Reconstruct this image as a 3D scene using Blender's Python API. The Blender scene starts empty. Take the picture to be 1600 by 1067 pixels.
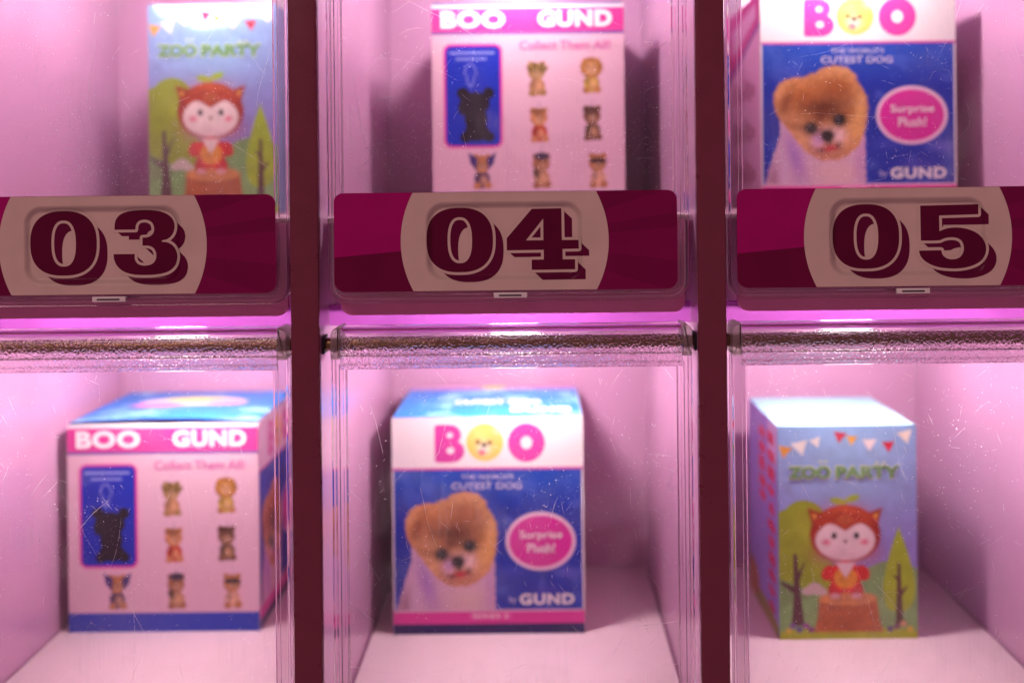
import bpy, bmesh, math, random
import numpy as np
from mathutils import Vector, Matrix

P = 0.00025            # one photograph pixel in the plane of the doors, in metres
R = math.radians
scene = bpy.context.scene
col = scene.collection

# ------------------------------------------------------------------ camera
CAM_D = 0.385
cd = bpy.data.cameras.new('camera')
cam = bpy.data.objects.new('camera', cd)
col.objects.link(cam)
cam.matrix_world = Matrix.Translation((0, -CAM_D, 0)) @ Matrix.Rotation(R(90), 4, 'X') @ Matrix.Rotation(R(-0.6), 4, 'Z')
cd.sensor_width = 36
cd.lens = 1540 / 1600 * 36
cd.shift_x = -40 / 1600
cd.shift_y = -233.5 / 1600
cd.clip_start = 0.01
cd.clip_end = 50
cd.dof.use_dof = True
cd.dof.focus_distance = CAM_D + 0.001
cd.dof.aperture_fstop = 3.7
scene.camera = cam

# ------------------------------------------------------------------ world and the dim warm room light
w = bpy.data.worlds.new('World')
scene.world = w
w.use_nodes = True
w.node_tree.nodes['Background'].inputs[0].default_value = (0.62, 0.30, 0.36, 1)
w.node_tree.nodes['Background'].inputs[1].default_value = 0.42

def area(name, loc, target, sx, sy, energy, color):
    l = bpy.data.lights.new(name, 'AREA')
    l.shape = 'RECTANGLE'; l.size = sx; l.size_y = sy; l.energy = energy; l.color = color
    o = bpy.data.objects.new(name, l); col.objects.link(o)
    o.location = loc
    o.rotation_euler = (Vector(target) - Vector(loc)).to_track_quat('-Z', 'Y').to_euler()
    return o
area('room_light', (-0.9, -1.6, 1.3), (0, 0, 0), 0.8, 0.6, 7.8, (1.0, 0.70, 0.62))

scene.view_settings.view_transform = 'Standard'
scene.view_settings.look = 'None'
scene.view_settings.exposure = 0.12
scene.view_settings.gamma = 1
cy = scene.cycles
cy.use_denoising = True
cy.max_bounces = 24
cy.transparent_max_bounces = 24
cy.transmission_bounces = 16
cy.diffuse_bounces = 8
cy.glossy_bounces = 8
cy.caustics_refractive = True
cy.caustics_reflective = True
cy.sample_clamp_indirect = 6
LED_STRENGTH = 690.0

# ------------------------------------------------------------------ helpers
def lin(c):
    c = np.asarray(c, float) / 255.0
    return np.where(c <= 0.04045, c / 12.92, ((c + 0.055) / 1.055) ** 2.4)

def link_mesh(name, me, parent=None, loc=(0, 0, 0)):
    o = bpy.data.objects.new(name, me)
    col.objects.link(o)
    o.location = loc
    if parent: o.parent = parent
    return o

def empty(name, loc, label=None, cat=None, group=None):
    o = bpy.data.objects.new(name, None); col.objects.link(o)
    o.empty_display_size = 0.01
    o.location = loc
    if label: o['label'] = label
    if cat: o['category'] = cat
    if group: o['group'] = group
    return o

def mesh_from(name, verts, faces, mats=(), smooth=False):
    me = bpy.data.meshes.new(name)
    me.from_pydata([tuple(v) for v in verts], [], faces)
    for m in mats: me.materials.append(m)
    me.validate()
    if smooth:
        me.polygons.foreach_set('use_smooth', [True] * len(me.polygons))
    return me

def box_bm(bm, x0, x1, y0, y1, z0, z1):
    vs = [bm.verts.new(p) for p in ((x0,y0,z0),(x1,y0,z0),(x1,y1,z0),(x0,y1,z0),(x0,y0,z1),(x1,y0,z1),(x1,y1,z1),(x0,y1,z1))]
    for f in ((0,1,2,3),(4,7,6,5),(0,4,5,1),(1,5,6,2),(2,6,7,3),(3,7,4,0)):
        bm.faces.new([vs[i] for i in f])
    return vs

def box_mesh(name, x0, x1, y0, y1, z0, z1, mat, bevel=0.0, seg=2):
    bm = bmesh.new()
    box_bm(bm, x0, x1, y0, y1, z0, z1)
    bmesh.ops.recalc_face_normals(bm, faces=bm.faces)
    if bevel > 0:
        bmesh.ops.bevel(bm, geom=list(bm.edges), offset=bevel, segments=seg, affect='EDGES', profile=0.5)
    me = bpy.data.meshes.new(name); bm.to_mesh(me); bm.free()
    me.materials.append(mat)
    if bevel > 0:
        smooth_by_angle(me, 50)
    return me

def smooth_by_angle(me, deg):
    me.polygons.foreach_set('use_smooth', [True] * len(me.polygons))
    bm = bmesh.new(); bm.from_mesh(me)
    for e in bm.edges:
        if len(e.link_faces) == 2 and e.calc_face_angle(0) > R(deg): e.smooth = False
    bm.to_mesh(me); bm.free()

def rrect(x0, x1, z0, z1, rads, n=8):
    """rounded rectangle, counter-clockwise seen from the front; rads = (bl, br, tr, tl)"""
    pts = []
    for (cx, cz, a0, r) in ((x0+rads[0], z0+rads[0], 180, rads[0]), (x1-rads[1], z0+rads[1], 270, rads[1]),
                            (x1-rads[2], z1-rads[2], 0, rads[2]), (x0+rads[3], z1-rads[3], 90, rads[3])):
        for i in range(n+1):
            a = R(a0 + 90*i/n)
            pts.append((cx + r*math.cos(a), cz + r*math.sin(a)))
    return pts

def ring_mesh(name, x0, x1, z0, z1, rads, profile, mat):
    """sweep a closed profile (inward offset, depth) round a rounded rectangle"""
    loops = []
    for off, y in profile:
        rr = [max(r - off, 0.0004) for r in rads]
        loops.append([(px, y, pz) for px, pz in rrect(x0+off, x1-off, z0+off, z1-off, rr)])
    n = len(loops[0]); m = len(loops)
    verts = [v for l in loops for v in l]
    faces = []
    for i in range(m):
        j = (i+1) % m
        for k in range(n):
            k2 = (k+1) % n
            faces.append((i*n+k, i*n+k2, j*n+k2, j*n+k))
    me = mesh_from(name, verts, faces, [mat])
    bm = bmesh.new(); bm.from_mesh(me)
    bmesh.ops.recalc_face_normals(bm, faces=bm.faces)
    bm.to_mesh(me); bm.free()
    smooth_by_angle(me, 14)
    return me

def prism_mesh(name, pts, y0, y1, mat, bevel=0.0):
    """extrude a front-view outline in depth"""
    n = len(pts)
    verts = [(x, y0, z) for x, z in pts] + [(x, y1, z) for x, z in pts]
    faces = [tuple(range(n)), tuple(reversed(range(n, 2*n)))]
    faces += [(i, (i+1) % n, n+(i+1) % n, n+i) for i in range(n)]
    me = mesh_from(name, verts, faces, [mat])
    bm = bmesh.new(); bm.from_mesh(me)
    bmesh.ops.recalc_face_normals(bm, faces=bm.faces)
    if bevel:
        es = [e for e in bm.edges if abs(e.verts[0].co.y - e.verts[1].co.y) < 1e-7 and e.verts[0].co.y < (y0+y1)/2]
        bmesh.ops.bevel(bm, geom=es, offset=bevel, segments=2, affect='EDGES', profile=0.5)
    bm.to_mesh(me); bm.free()
    smooth_by_angle(me, 35)
    return me

# ------------------------------------------------------------------ materials
def new_mat(name):
    m = bpy.data.materials.new(name); m.use_nodes = True
    return m, m.node_tree.nodes, m.node_tree.links, m.node_tree.nodes['Principled BSDF']

def principled(name, color, rough=0.5, metal=0.0, spec=0.5, coat=0.0, coat_rough=0.05, noise=0.0, nscale=300, bump=0.0, bscale=2000):
    m, N, L, b = new_mat(name)
    b.inputs['Base Color'].default_value = (*color, 1)
    b.inputs['Roughness'].default_value = rough
    b.inputs['Metallic'].default_value = metal
    b.inputs['Specular IOR Level'].default_value = spec
    b.inputs['Coat Weight'].default_value = coat
    b.inputs['Coat Roughness'].default_value = coat_rough
    tc = N.new('ShaderNodeTexCoord')
    if noise > 0:
        t = N.new('ShaderNodeTexNoise'); t.inputs['Scale'].default_value = nscale; t.inputs['Detail'].default_value = 5
        L.new(tc.outputs['Object'], t.inputs['Vector'])
        mx = N.new('ShaderNodeMix'); mx.data_type = 'RGBA'
        mx.inputs['A'].default_value = (*[c*(1-noise) for c in color], 1)
        mx.inputs['B'].default_value = (*[min(1, c*(1+noise)) for c in color], 1)
        L.new(t.outputs['Fac'], mx.inputs['Factor']); L.new(mx.outputs['Result'], b.inputs['Base Color'])
        mr = N.new('ShaderNodeMapRange'); mr.inputs['To Min'].default_value = rough*0.8; mr.inputs['To Max'].default_value = min(1, rough*1.3)
        L.new(t.outputs['Fac'], mr.inputs['Value']); L.new(mr.outputs['Result'], b.inputs['Roughness'])
    if bump > 0:
        t2 = N.new('ShaderNodeTexNoise'); t2.inputs['Scale'].default_value = bscale; t2.inputs['Detail'].default_value = 3
        L.new(tc.outputs['Object'], t2.inputs['Vector'])
        bp = N.new('ShaderNodeBump'); bp.inputs['Strength'].default_value = bump; bp.inputs['Distance'].default_value = 0.0002
        L.new(t2.outputs['Fac'], bp.inputs['Height']); L.new(bp.outputs['Normal'], b.inputs['Normal'])
    return m

M_WALL = principled('pink_acrylic_wall', (0.47, 0.235, 0.385), 0.16, noise=0.04, nscale=60)
M_BACK = principled('pink_back_panel', (0.46, 0.23, 0.375), 0.34, noise=0.04, nscale=50)
M_FLOOR = principled('pale_pink_floor', (0.62, 0.44, 0.50), 0.42, noise=0.05, nscale=90, bump=0.08, bscale=900)
M_TRIM = principled('maroon_trim', (0.185, 0.024, 0.056), 0.28, noise=0.12, nscale=120, bump=0.12, bscale=2500)
M_FASCIA = principled('plum_shelf_front', (0.78, 0.21, 0.48), 0.30, noise=0.08, nscale=120)
M_ROD = principled('bronze_rod', (0.24, 0.15, 0.08), 0.2, metal=1.0, noise=0.15, nscale=900)
M_DARK = principled('dark_fixture', (0.03, 0.02, 0.03), 0.5, noise=0.1)
M_STEEL = principled('bright_steel', (0.75, 0.72, 0.72), 0.12, metal=1.0, bump=0.4, bscale=1500)

def glass(name, rough=0.0, color=(0.985, 0.965, 0.98), pebble=False, wave=0.003):
    m, N, L, b = new_mat(name)
    N.remove(b)
    out = N['Material Output']
    g = N.new('ShaderNodeBsdfGlass'); g.inputs['IOR'].default_value = 1.49
    g.inputs['Color'].default_value = (*color, 1); g.inputs['Roughness'].default_value = rough
    L.new(g.outputs[0], out.inputs['Surface'])
    tc = N.new('ShaderNodeTexCoord')
    bp = N.new('ShaderNodeBump')
    if pebble:
        n = N.new('ShaderNodeTexNoise'); n.inputs['Scale'].default_value = 900; n.inputs['Detail'].default_value = 2
        L.new(tc.outputs['Object'], n.inputs['Vector'])
        mx = N.new('ShaderNodeMix'); mx.data_type = 'VECTOR'; mx.inputs['Factor'].default_value = 0.0009
        va = N.new('ShaderNodeVectorMath'); va.operation = 'SCALE'; va.inputs['Scale'].default_value = 0.0008
        L.new(n.outputs['Color'], va.inputs[0])
        vb = N.new('ShaderNodeVectorMath'); vb.operation = 'ADD'
        L.new(tc.outputs['Object'], vb.inputs[0]); L.new(va.outputs[0], vb.inputs[1])
        v = N.new('ShaderNodeTexVoronoi'); v.feature = 'DISTANCE_TO_EDGE'; v.inputs['Scale'].default_value = 780
        L.new(vb.outputs[0], v.inputs['Vector'])
        mr = N.new('ShaderNodeMapRange'); mr.interpolation_type = 'SMOOTHSTEP'
        mr.inputs['From Min'].default_value = 0.0; mr.inputs['From Max'].default_value = 0.28
        L.new(v.outputs['Distance'], mr.inputs['Value'])
        # the pebble grain fades out above the rod
        sp = N.new('ShaderNodeSeparateXYZ'); L.new(tc.outputs['Object'], sp.inputs[0])
        mz = N.new('ShaderNodeMapRange'); mz.inputs['From Min'].default_value = -223*P; mz.inputs['From Max'].default_value = -229*P
        L.new(sp.outputs['Z'], mz.inputs['Value'])
        mu = N.new('ShaderNodeMath'); mu.operation = 'MULTIPLY'
        L.new(mr.outputs[0], mu.inputs[0]); L.new(mz.outputs[0], mu.inputs[1])
        bp.inputs['Strength'].default_value = 0.9; bp.inputs['Distance'].default_value = 0.00019
        L.new(mu.outputs[0], bp.inputs['Height'])
    else:
        n = N.new('ShaderNodeTexNoise'); n.inputs['Scale'].default_value = 140; n.inputs['Detail'].default_value = 2
        L.new(tc.outputs['Object'], n.inputs['Vector'])
        bp.inputs['Strength'].default_value = wave; bp.inputs['Distance'].default_value = 0.002
        L.new(n.outputs['Fac'], bp.inputs['Height'])
    L.new(bp.outputs[0], g.inputs['Normal'])
    return m
M_GLASS = glass('clear_moulded_acrylic')
M_CAP = glass('cloudy_acrylic', rough=0.30, color=(0.90, 0.85, 0.86), wave=0.05)
def cloud(m):
    N, L = m.node_tree.nodes, m.node_tree.links
    g = [n for n in N if n.type == 'BSDF_GLASS'][0]; out = N['Material Output']
    p = N.new('ShaderNodeBsdfPrincipled'); p.inputs['Base Color'].default_value = (0.62, 0.50, 0.53, 1); p.inputs['Roughness'].default_value = 0.2
    t = N.new('ShaderNodeBsdfTranslucent'); t.inputs[0].default_value = (0.75, 0.62, 0.66, 1)
    a = N.new('ShaderNodeMixShader'); a.inputs[0].default_value = 0.55
    L.new(p.outputs[0], a.inputs[1]); L.new(t.outputs[0], a.inputs[2])
    b = N.new('ShaderNodeMixShader'); b.inputs[0].default_value = 0.45
    L.new(g.outputs[0], b.inputs[1]); L.new(a.outputs[0], b.inputs[2]); L.new(b.outputs[0], out.inputs['Surface'])
cloud(M_CAP)
def lip_material():
    m, N, L, b = new_mat('purple_translucent_acrylic')
    b.inputs['Base Color'].default_value = (0.55, 0.05, 0.50, 1); b.inputs['Roughness'].default_value = 0.1
    t = N.new('ShaderNodeBsdfTranslucent'); t.inputs[0].default_value = (0.62, 0.22, 0.62, 1)
    a = N.new('ShaderNodeMixShader'); a.inputs[0].default_value = 0.7
    L.new(b.outputs[0], a.inputs[1]); L.new(t.outputs[0], a.inputs[2])
    tr = N.new('ShaderNodeBsdfTransparent'); tr.inputs[0].default_value = (0.86, 0.55, 0.90, 1)
    c = N.new('ShaderNodeMixShader'); c.inputs[0].default_value = 0.40
    L.new(tr.outputs[0], c.inputs[1]); L.new(a.outputs[0], c.inputs[2]); L.new(c.outputs[0], N['Material Output'].inputs['Surface'])
    return m
M_LIP = lip_material()
M_PEBBLE = glass('pebbled_acrylic', rough=0.03, pebble=True)

def pane_material():
    m, N, L, b = new_mat('thin_clear_pane')
    N.remove(b)
    out = N['Material Output']
    tr = N.new('ShaderNodeBsdfTransparent'); tr.inputs[0].default_value = (0.99, 0.975, 0.985, 1)
    gl = N.new('ShaderNodeBsdfGlossy'); gl.inputs['Roughness'].default_value = 0.04
    fr = N.new('ShaderNodeFresnel'); fr.inputs['IOR'].default_value = 1.49
    m1 = N.new('ShaderNodeMixShader')
    L.new(fr.outputs[0], m1.inputs[0]); L.new(tr.outputs[0], m1.inputs[1]); L.new(gl.outputs[0], m1.inputs[2])
    # greasy smears: a thin light-scattering film, uneven
    df = N.new('ShaderNodeBsdfDiffuse'); df.inputs[0].default_value = (0.8, 0.76, 0.78, 1)
    tl = N.new('ShaderNodeBsdfTranslucent'); tl.inputs[0].default_value = (0.8, 0.76, 0.78, 1)
    m2 = N.new('ShaderNodeMixShader'); m2.inputs[0].default_value = 0.6
    L.new(df.outputs[0], m2.inputs[1]); L.new(tl.outputs[0], m2.inputs[2])
    tc = N.new('ShaderNodeTexCoord')
    geo = N.new('ShaderNodeObjectInfo')
    ad = N.new('ShaderNodeVectorMath'); ad.operation = 'ADD'
    L.new(tc.outputs['Object'], ad.inputs[0]); L.new(geo.outputs['Random'], ad.inputs[1])
    n1 = N.new('ShaderNodeTexNoise'); n1.inputs['Scale'].default_value = 34; n1.inputs['Detail'].default_value = 6; n1.inputs['Roughness'].default_value = 0.62; n1.inputs['Distortion'].default_value = 0.6
    L.new(ad.outputs[0], n1.inputs['Vector'])
    r1 = N.new('ShaderNodeMapRange'); r1.inputs['From Min'].default_value = 0.50; r1.inputs['From Max'].default_value = 0.80; r1.inputs['To Max'].default_value = 0.06; r1.inputs['To Min'].default_value = 0.002
    L.new(n1.outputs['Fac'], r1.inputs['Value'])
    mp = N.new('ShaderNodeMapping'); mp.inputs['Scale'].default_value = (900, 900, 60); mp.inputs['Rotation'].default_value = (0, 0.3, 0)
    L.new(ad.outputs[0], mp.inputs['Vector'])
    n2 = N.new('ShaderNodeTexNoise'); n2.inputs['Scale'].default_value = 1.0; n2.inputs['Detail'].default_value = 2
    L.new(mp.outputs[0], n2.inputs['Vector'])
    r2 = N.new('ShaderNodeMapRange'); r2.inputs['From Min'].default_value = 0.45; r2.inputs['From Max'].default_value = 0.75; r2.inputs['To Min'].default_value = 0.6; r2.inputs['To Max'].default_value = 2.2
    L.new(n2.outputs['Fac'], r2.inputs['Value'])
    mu = N.new('ShaderNodeMath'); mu.operation = 'MULTIPLY'
    L.new(r1.outputs[0], mu.inputs[0]); L.new(r2.outputs[0], mu.inputs[1])
    m3 = N.new('ShaderNodeMixShader')
    L.new(mu.outputs[0], m3.inputs[0]); L.new(m1.outputs[0], m3.inputs[1]); L.new(m2.outputs[0], m3.inputs[2])
    L.new(m3.outputs[0], out.inputs['Surface'])
    return m
M_PANE = pane_material()

def film(name, color, alpha):
    m, N, L, b = new_mat(name)
    N.remove(b)
    out = N['Material Output']
    df = N.new('ShaderNodeBsdfDiffuse'); df.inputs[0].default_value = (*color, 1)
    tl = N.new('ShaderNodeBsdfTranslucent'); tl.inputs[0].default_value = (*color, 1)
    tr = N.new('ShaderNodeBsdfTransparent')
    a = N.new('ShaderNodeMixShader'); a.inputs[0].default_value = 0.85
    L.new(df.outputs[0], a.inputs[1]); L.new(tl.outputs[0], a.inputs[2])
    c = N.new('ShaderNodeMixShader'); c.inputs[0].default_value = alpha
    L.new(tr.outputs[0], c.inputs[1]); L.new(a.outputs[0], c.inputs[2])
    L.new(c.outputs[0], out.inputs['Surface'])
    return m
M_DUST = film('pale_dust', (0.98, 0.93, 0.95), 0.95)
M_SCRATCH = film('scratch_in_acrylic', (0.98, 0.93, 0.95), 0.7)
M_GRIT = principled('dark_grit', (0.05, 0.02, 0.03), 0.8)

def emission(name, color, s):
    m, N, L, b = new_mat(name)
    N.remove(b)
    e = N.new('ShaderNodeEmission'); e.inputs[0].default_value = (*color, 1); e.inputs[1].default_value = s
    L.new(e.outputs[0], N['Material Output'].inputs['Surface'])
    return m
M_LED = emission('led_lens', (1.0, 0.93, 0.89), LED_STRENGTH)

def label_ink(name, color, rough=0.42):
    """printed vinyl that follows the moulded finger recess: a rounded-rectangle step, same for all the inks"""
    m, N, L, b = new_mat(name)
    b.inputs['Roughness'].default_value = rough
    b.inputs['Specular IOR Level'].default_value = 0.10
    b.inputs['Coat Weight'].default_value = 0.13; b.inputs['Coat Roughness'].default_value = 0.12
    tc = N.new('ShaderNodeTexCoord')
    n = N.new('ShaderNodeTexNoise'); n.inputs['Scale'].default_value = 70; n.inputs['Detail'].default_value = 6
    L.new(tc.outputs['Object'], n.inputs['Vector'])
    mx = N.new('ShaderNodeMix'); mx.data_type = 'RGBA'
    mx.inputs['A'].default_value = (*[c*0.86 for c in color], 1); mx.inputs['B'].default_value = (*[min(1, c*1.12) for c in color], 1)
    L.new(n.outputs['Fac'], mx.inputs['Factor']); L.new(mx.outputs['Result'], b.inputs['Base Color'])
    def math_(op, a, bb=None, clamp=False):
        q = N.new('ShaderNodeMath'); q.operation = op; q.use_clamp = clamp
        for i, v in enumerate((a, bb)):
            if v is None: continue
            if isinstance(v, (int, float)): q.inputs[i].default_value = v
            else: L.new(v, q.inputs[i])
        return q.outputs[0]
    sp = N.new('ShaderNodeSeparateXYZ'); L.new(tc.outputs['Object'], sp.inputs[0])
    ax = math_('MAXIMUM', math_('SUBTRACT', math_('ABSOLUTE', math_('SUBTRACT', sp.outputs['X'], -52*P)), (122-28)*P), 0.0)
    az = math_('MAXIMUM', math_('SUBTRACT', math_('ABSOLUTE', math_('SUBTRACT', sp.outputs['Z'], -76*P)), (61-28)*P), 0.0)
    d = math_('SQRT', math_('ADD', math_('MULTIPLY', ax, ax), math_('MULTIPLY', az, az)))
    mr = N.new('ShaderNodeMapRange'); mr.interpolation_type = 'SMOOTHSTEP'
    mr.inputs['From Min'].default_value = 17*P; mr.inputs['From Max'].default_value = 30*P
    L.new(d, mr.inputs['Value'])
    nb = N.new('ShaderNodeTexNoise'); nb.inputs['Scale'].default_value = 55; nb.inputs['Detail'].default_value = 1
    L.new(tc.outputs['Object'], nb.inputs['Vector'])
    h = math_('ADD', mr.outputs[0], math_('MULTIPLY', nb.outputs['Fac'], 0.5))
    bp = N.new('ShaderNodeBump'); bp.inputs['Strength'].default_value = 1.0; bp.inputs['Distance'].default_value = 0.0021
    L.new(h, bp.inputs['Height'])
    L.new(bp.outputs[0], b.inputs['Normal']); L.new(bp.outputs[0], b.inputs['Coat Normal'])
    return m
M_LBL = label_ink('label_magenta', (0.42, 0.001, 0.16))
M_LBL_D = label_ink('label_dark_magenta', (0.165, 0.001, 0.05))
M_LBL_M = label_ink('label_mid_magenta', (0.24, 0.001, 0.085))
M_LBL_R = label_ink('label_darker_ray', (0.20, 0.001, 0.068))  # sunburst ray printed slightly darker than the mid magenta
M_LBL_W = label_ink('label_cream', (0.72, 0.57, 0.50))
M_INK = label_ink('label_numeral_ink', (0.118, 0.0006, 0.033))
M_INK_S = label_ink('label_numeral_shade_ink', (0.13, 0.0010, 0.042))

def attr_print(name, rough=0.38, coat=0.25, crinkle=0.0):
    m, N, L, b = new_mat(name)
    a = N.new('ShaderNodeAttribute'); a.attribute_name = 'ink'
    L.new(a.outputs['Color'], b.inputs['Base Color'])
    b.inputs['Roughness'].default_value = rough; b.inputs['Specular IOR Level'].default_value = 0.22
    b.inputs['Coat Weight'].default_value = coat; b.inputs['Coat Roughness'].default_value = 0.12
    tc = N.new('ShaderNodeTexCoord')
    n = N.new('ShaderNodeTexNoise'); n.inputs['Scale'].default_value = 38 if crinkle else 30; n.inputs['Detail'].default_value = 2
    if crinkle: n.inputs['Distortion'].default_value = 0.8
    L.new(tc.outputs['Object'], n.inputs['Vector'])
    bp = N.new('ShaderNodeBump'); bp.inputs['Strength'].default_value = 0.15 + crinkle; bp.inputs['Distance'].default_value = 0.002 + crinkle*0.006
    L.new(n.outputs['Fac'], bp.inputs['Height'])
    L.new(bp.outputs[0], b.inputs['Normal' if not crinkle else 'Coat Normal'])
    return m
M_PRINT = attr_print('carton_print', 0.42, 0.08)
M_PRINT_F = attr_print('film_wrapped_print', 0.4, 1.0, 0.55)
M_WHITE = principled('white_ink', (0.86, 0.82, 0.82), 0.45)
M_PALE = principled('pale_lilac_ink', (0.60, 0.55, 0.74), 0.45)
M_PINKTXT = principled('rose_ink', (0.56, 0.10, 0.33), 0.45)
M_GREEN = principled('leaf_green_ink', (0.14, 0.36, 0.09), 0.45)
M_GREENPALE = principled('pale_green_ink', (0.62, 0.76, 0.50), 0.45)
M_CARTON = principled('white_card', (0.80, 0.76, 0.78), 0.5, noise=0.03)
M_BLUECARD = principled('blue_card', (0.012, 0.045, 0.33), 0.45, noise=0.08)
M_SKYCARD = principled('sky_blue_card', (0.30, 0.52, 0.66), 0.45, noise=0.05)

# ------------------------------------------------------------------ a small painter for the flat prints
class Art:
    def __init__(s, W, H, cell, bg):
        s.W, s.H, s.c = W, H, cell
        s.nx, s.ny = int(W/cell)+1, int(H/cell)+1
        s.x, s.y = np.meshgrid(np.linspace(0, W, s.nx), np.linspace(0, H, s.ny))
        s.img = np.zeros((s.ny, s.nx, 3)); s.img[:] = lin(bg)
        s.rng = np.random.default_rng(5)
    def put(s, a, c):
        a = np.clip(a, 0, 1)[..., None]
        cc = lin(c) if not isinstance(c, np.ndarray) or c.ndim == 1 else c
        s.img = s.img*(1-a) + cc*a
    def rect(s, x0, y0, x1, y1, c, r=0, soft=1.0, al=1):
        dx = np.abs(s.x-(x0+x1)/2)-((x1-x0)/2-r); dy = np.abs(s.y-(y0+y1)/2)-((y1-y0)/2-r)
        d = np.hypot(np.maximum(dx, 0), np.maximum(dy, 0)) + np.minimum(np.maximum(dx, dy), 0) - r
        s.put((0.5 - d/soft)*al, c) if al == 1 else s.put(np.clip(0.5-d/soft, 0, 1)*al, c)
    def ell(s, cx, cy, rx, ry, c, soft=1.2, al=1, rot=0):
        ca, sa = math.cos(R(rot)), math.sin(R(rot))
        u = (s.x-cx)*ca + (s.y-cy)*sa; v = -(s.x-cx)*sa + (s.y-cy)*ca
        d = (np.hypot(u/rx, v/ry) - 1)*min(rx, ry)
        s.put(np.clip(0.5-d/soft, 0, 1)*al, c)
    def blob(s, cx, cy, rx, ry, c, al=1, rot=0):
        ca, sa = math.cos(R(rot)), math.sin(R(rot))
        u = (s.x-cx)*ca + (s.y-cy)*sa; v = -(s.x-cx)*sa + (s.y-cy)*ca
        s.put(al*np.exp(-((u/rx)**2+(v/ry)**2)), c)
    def sd(s, pts):
        return poly_sdf(np.array(pts, float), s.x, s.y)
    def poly(s, pts, c, soft=1.2, al=1):
        s.put(np.clip(0.5 - s.sd(pts)/soft, 0, 1)*al, c)
    def noise(s, scale, seed):
        g = np.random.default_rng(seed)
        tot = np.zeros_like(s.x); amp = 1
        for k in range(4):
            n = 64
            t = g.random((n, n))
            u = (s.x/scale*(2**k)) % (n-1); v = (s.y/scale*(2**k)) % (n-1)
            i = u.astype(int); j = v.astype(int); fu = u-i; fv = v-j
            fu = fu*fu*(3-2*fu); fv = fv*fv*(3-2*fv)
            i1 = (i+1) % n; j1 = (j+1) % n
            tot += amp*((t[j, i]*(1-fu)+t[j, i1]*fu)*(1-fv)+(t[j1, i]*(1-fu)+t[j1, i1]*fu)*fv - 0.5)
            amp *= 0.5
        return tot
    def mesh(s, name, mat, frame=None):
        """plane in x/z facing -y, art origin at top left; frame = (width px, height px) in local px"""
        W, H = frame or (s.W, s.H)
        xs = (s.x/s.W - 0.5)*W*P; zs = (1 - s.y/s.H)*H*P
        n = s.nx*s.ny
        co = np.stack([xs.ravel(), np.zeros(n), zs.ravel()], 1)
        j, i = np.meshgrid(np.arange(s.ny-1), np.arange(s.nx-1), indexing='ij')
        a = (j*s.nx+i).ravel()
        f = np.stack([a, a+s.nx, a+s.nx+1, a+1], 1)
        me = bpy.data.meshes.new(name)
        me.vertices.add(n); me.vertices.foreach_set('co', co.ravel())
        me.loops.add(f.size); me.loops.foreach_set('vertex_index', f.ravel().astype(np.int32))
        me.polygons.add(len(f)); me.polygons.foreach_set('loop_start', np.arange(0, f.size, 4, dtype=np.int32))
        me.update()
        at = me.color_attributes.new('ink', 'FLOAT_COLOR', 'POINT')
        at.data.foreach_set('color', np.concatenate([np.clip(s.img.reshape(-1, 3), 0, 1), np.ones((n, 1))], 1).ravel().astype(np.float32))
        me.materials.append(mat)
        return me

def poly_sdf(pts, X, Y):
    """signed distance, negative inside, of a closed polygon"""
    best = np.full(X.shape, 1e9); inside = np.zeros(X.shape, bool)
    n = len(pts)
    for k in range(n):
        ax, ay = pts[k]; bx, by = pts[(k+1) % n]
        ex, ey = bx-ax, by-ay; L2 = ex*ex+ey*ey
        if L2 < 1e-12: continue
        t = np.clip(((X-ax)*ex+(Y-ay)*ey)/L2, 0, 1)
        best = np.minimum(best, np.hypot(X-ax-t*ex, Y-ay-t*ey))
        if ay != by:
            c = ((ay > Y) != (by > Y)) & (X < (bx-ax)*(Y-ay)/(by-ay)+ax)
            inside ^= c
    return np.where(inside, -best, best)

def smooth_poly(pts, corner=42, step=6):
    """Hermite curve through the points, sharp turns kept as corners"""
    n = len(pts); p = [Vector(q) for q in pts]; out = []
    def sharp(i):
        a = p[i]-p[i-1]; b = p[(i+1) % n]-p[i]
        if a.length < 1e-6 or b.length < 1e-6: return True
        return a.angle(b) > R(corner) or max(a.length, b.length) > 4.2*min(a.length, b.length)
    sh = [sharp(i) for i in range(n)]
    for i in range(n):
        a, b = p[i], p[(i+1) % n]
        L = (b-a).length
        def tan(j):
            t = (p[(j+1) % n]-p[j-1]); return t.normalized()*L
        ta = (b-a) if sh[i] else tan(i)
        tb = (b-a) if sh[(i+1) % n] else tan((i+1) % n)
        for k in range(step):
            t = k/step
            out.append(tuple(a*(2*t**3-3*t**2+1)+ta*(t**3-2*t**2+t)+b*(-2*t**3+3*t**2)+tb*(t**3-t**2)))
    return out

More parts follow.
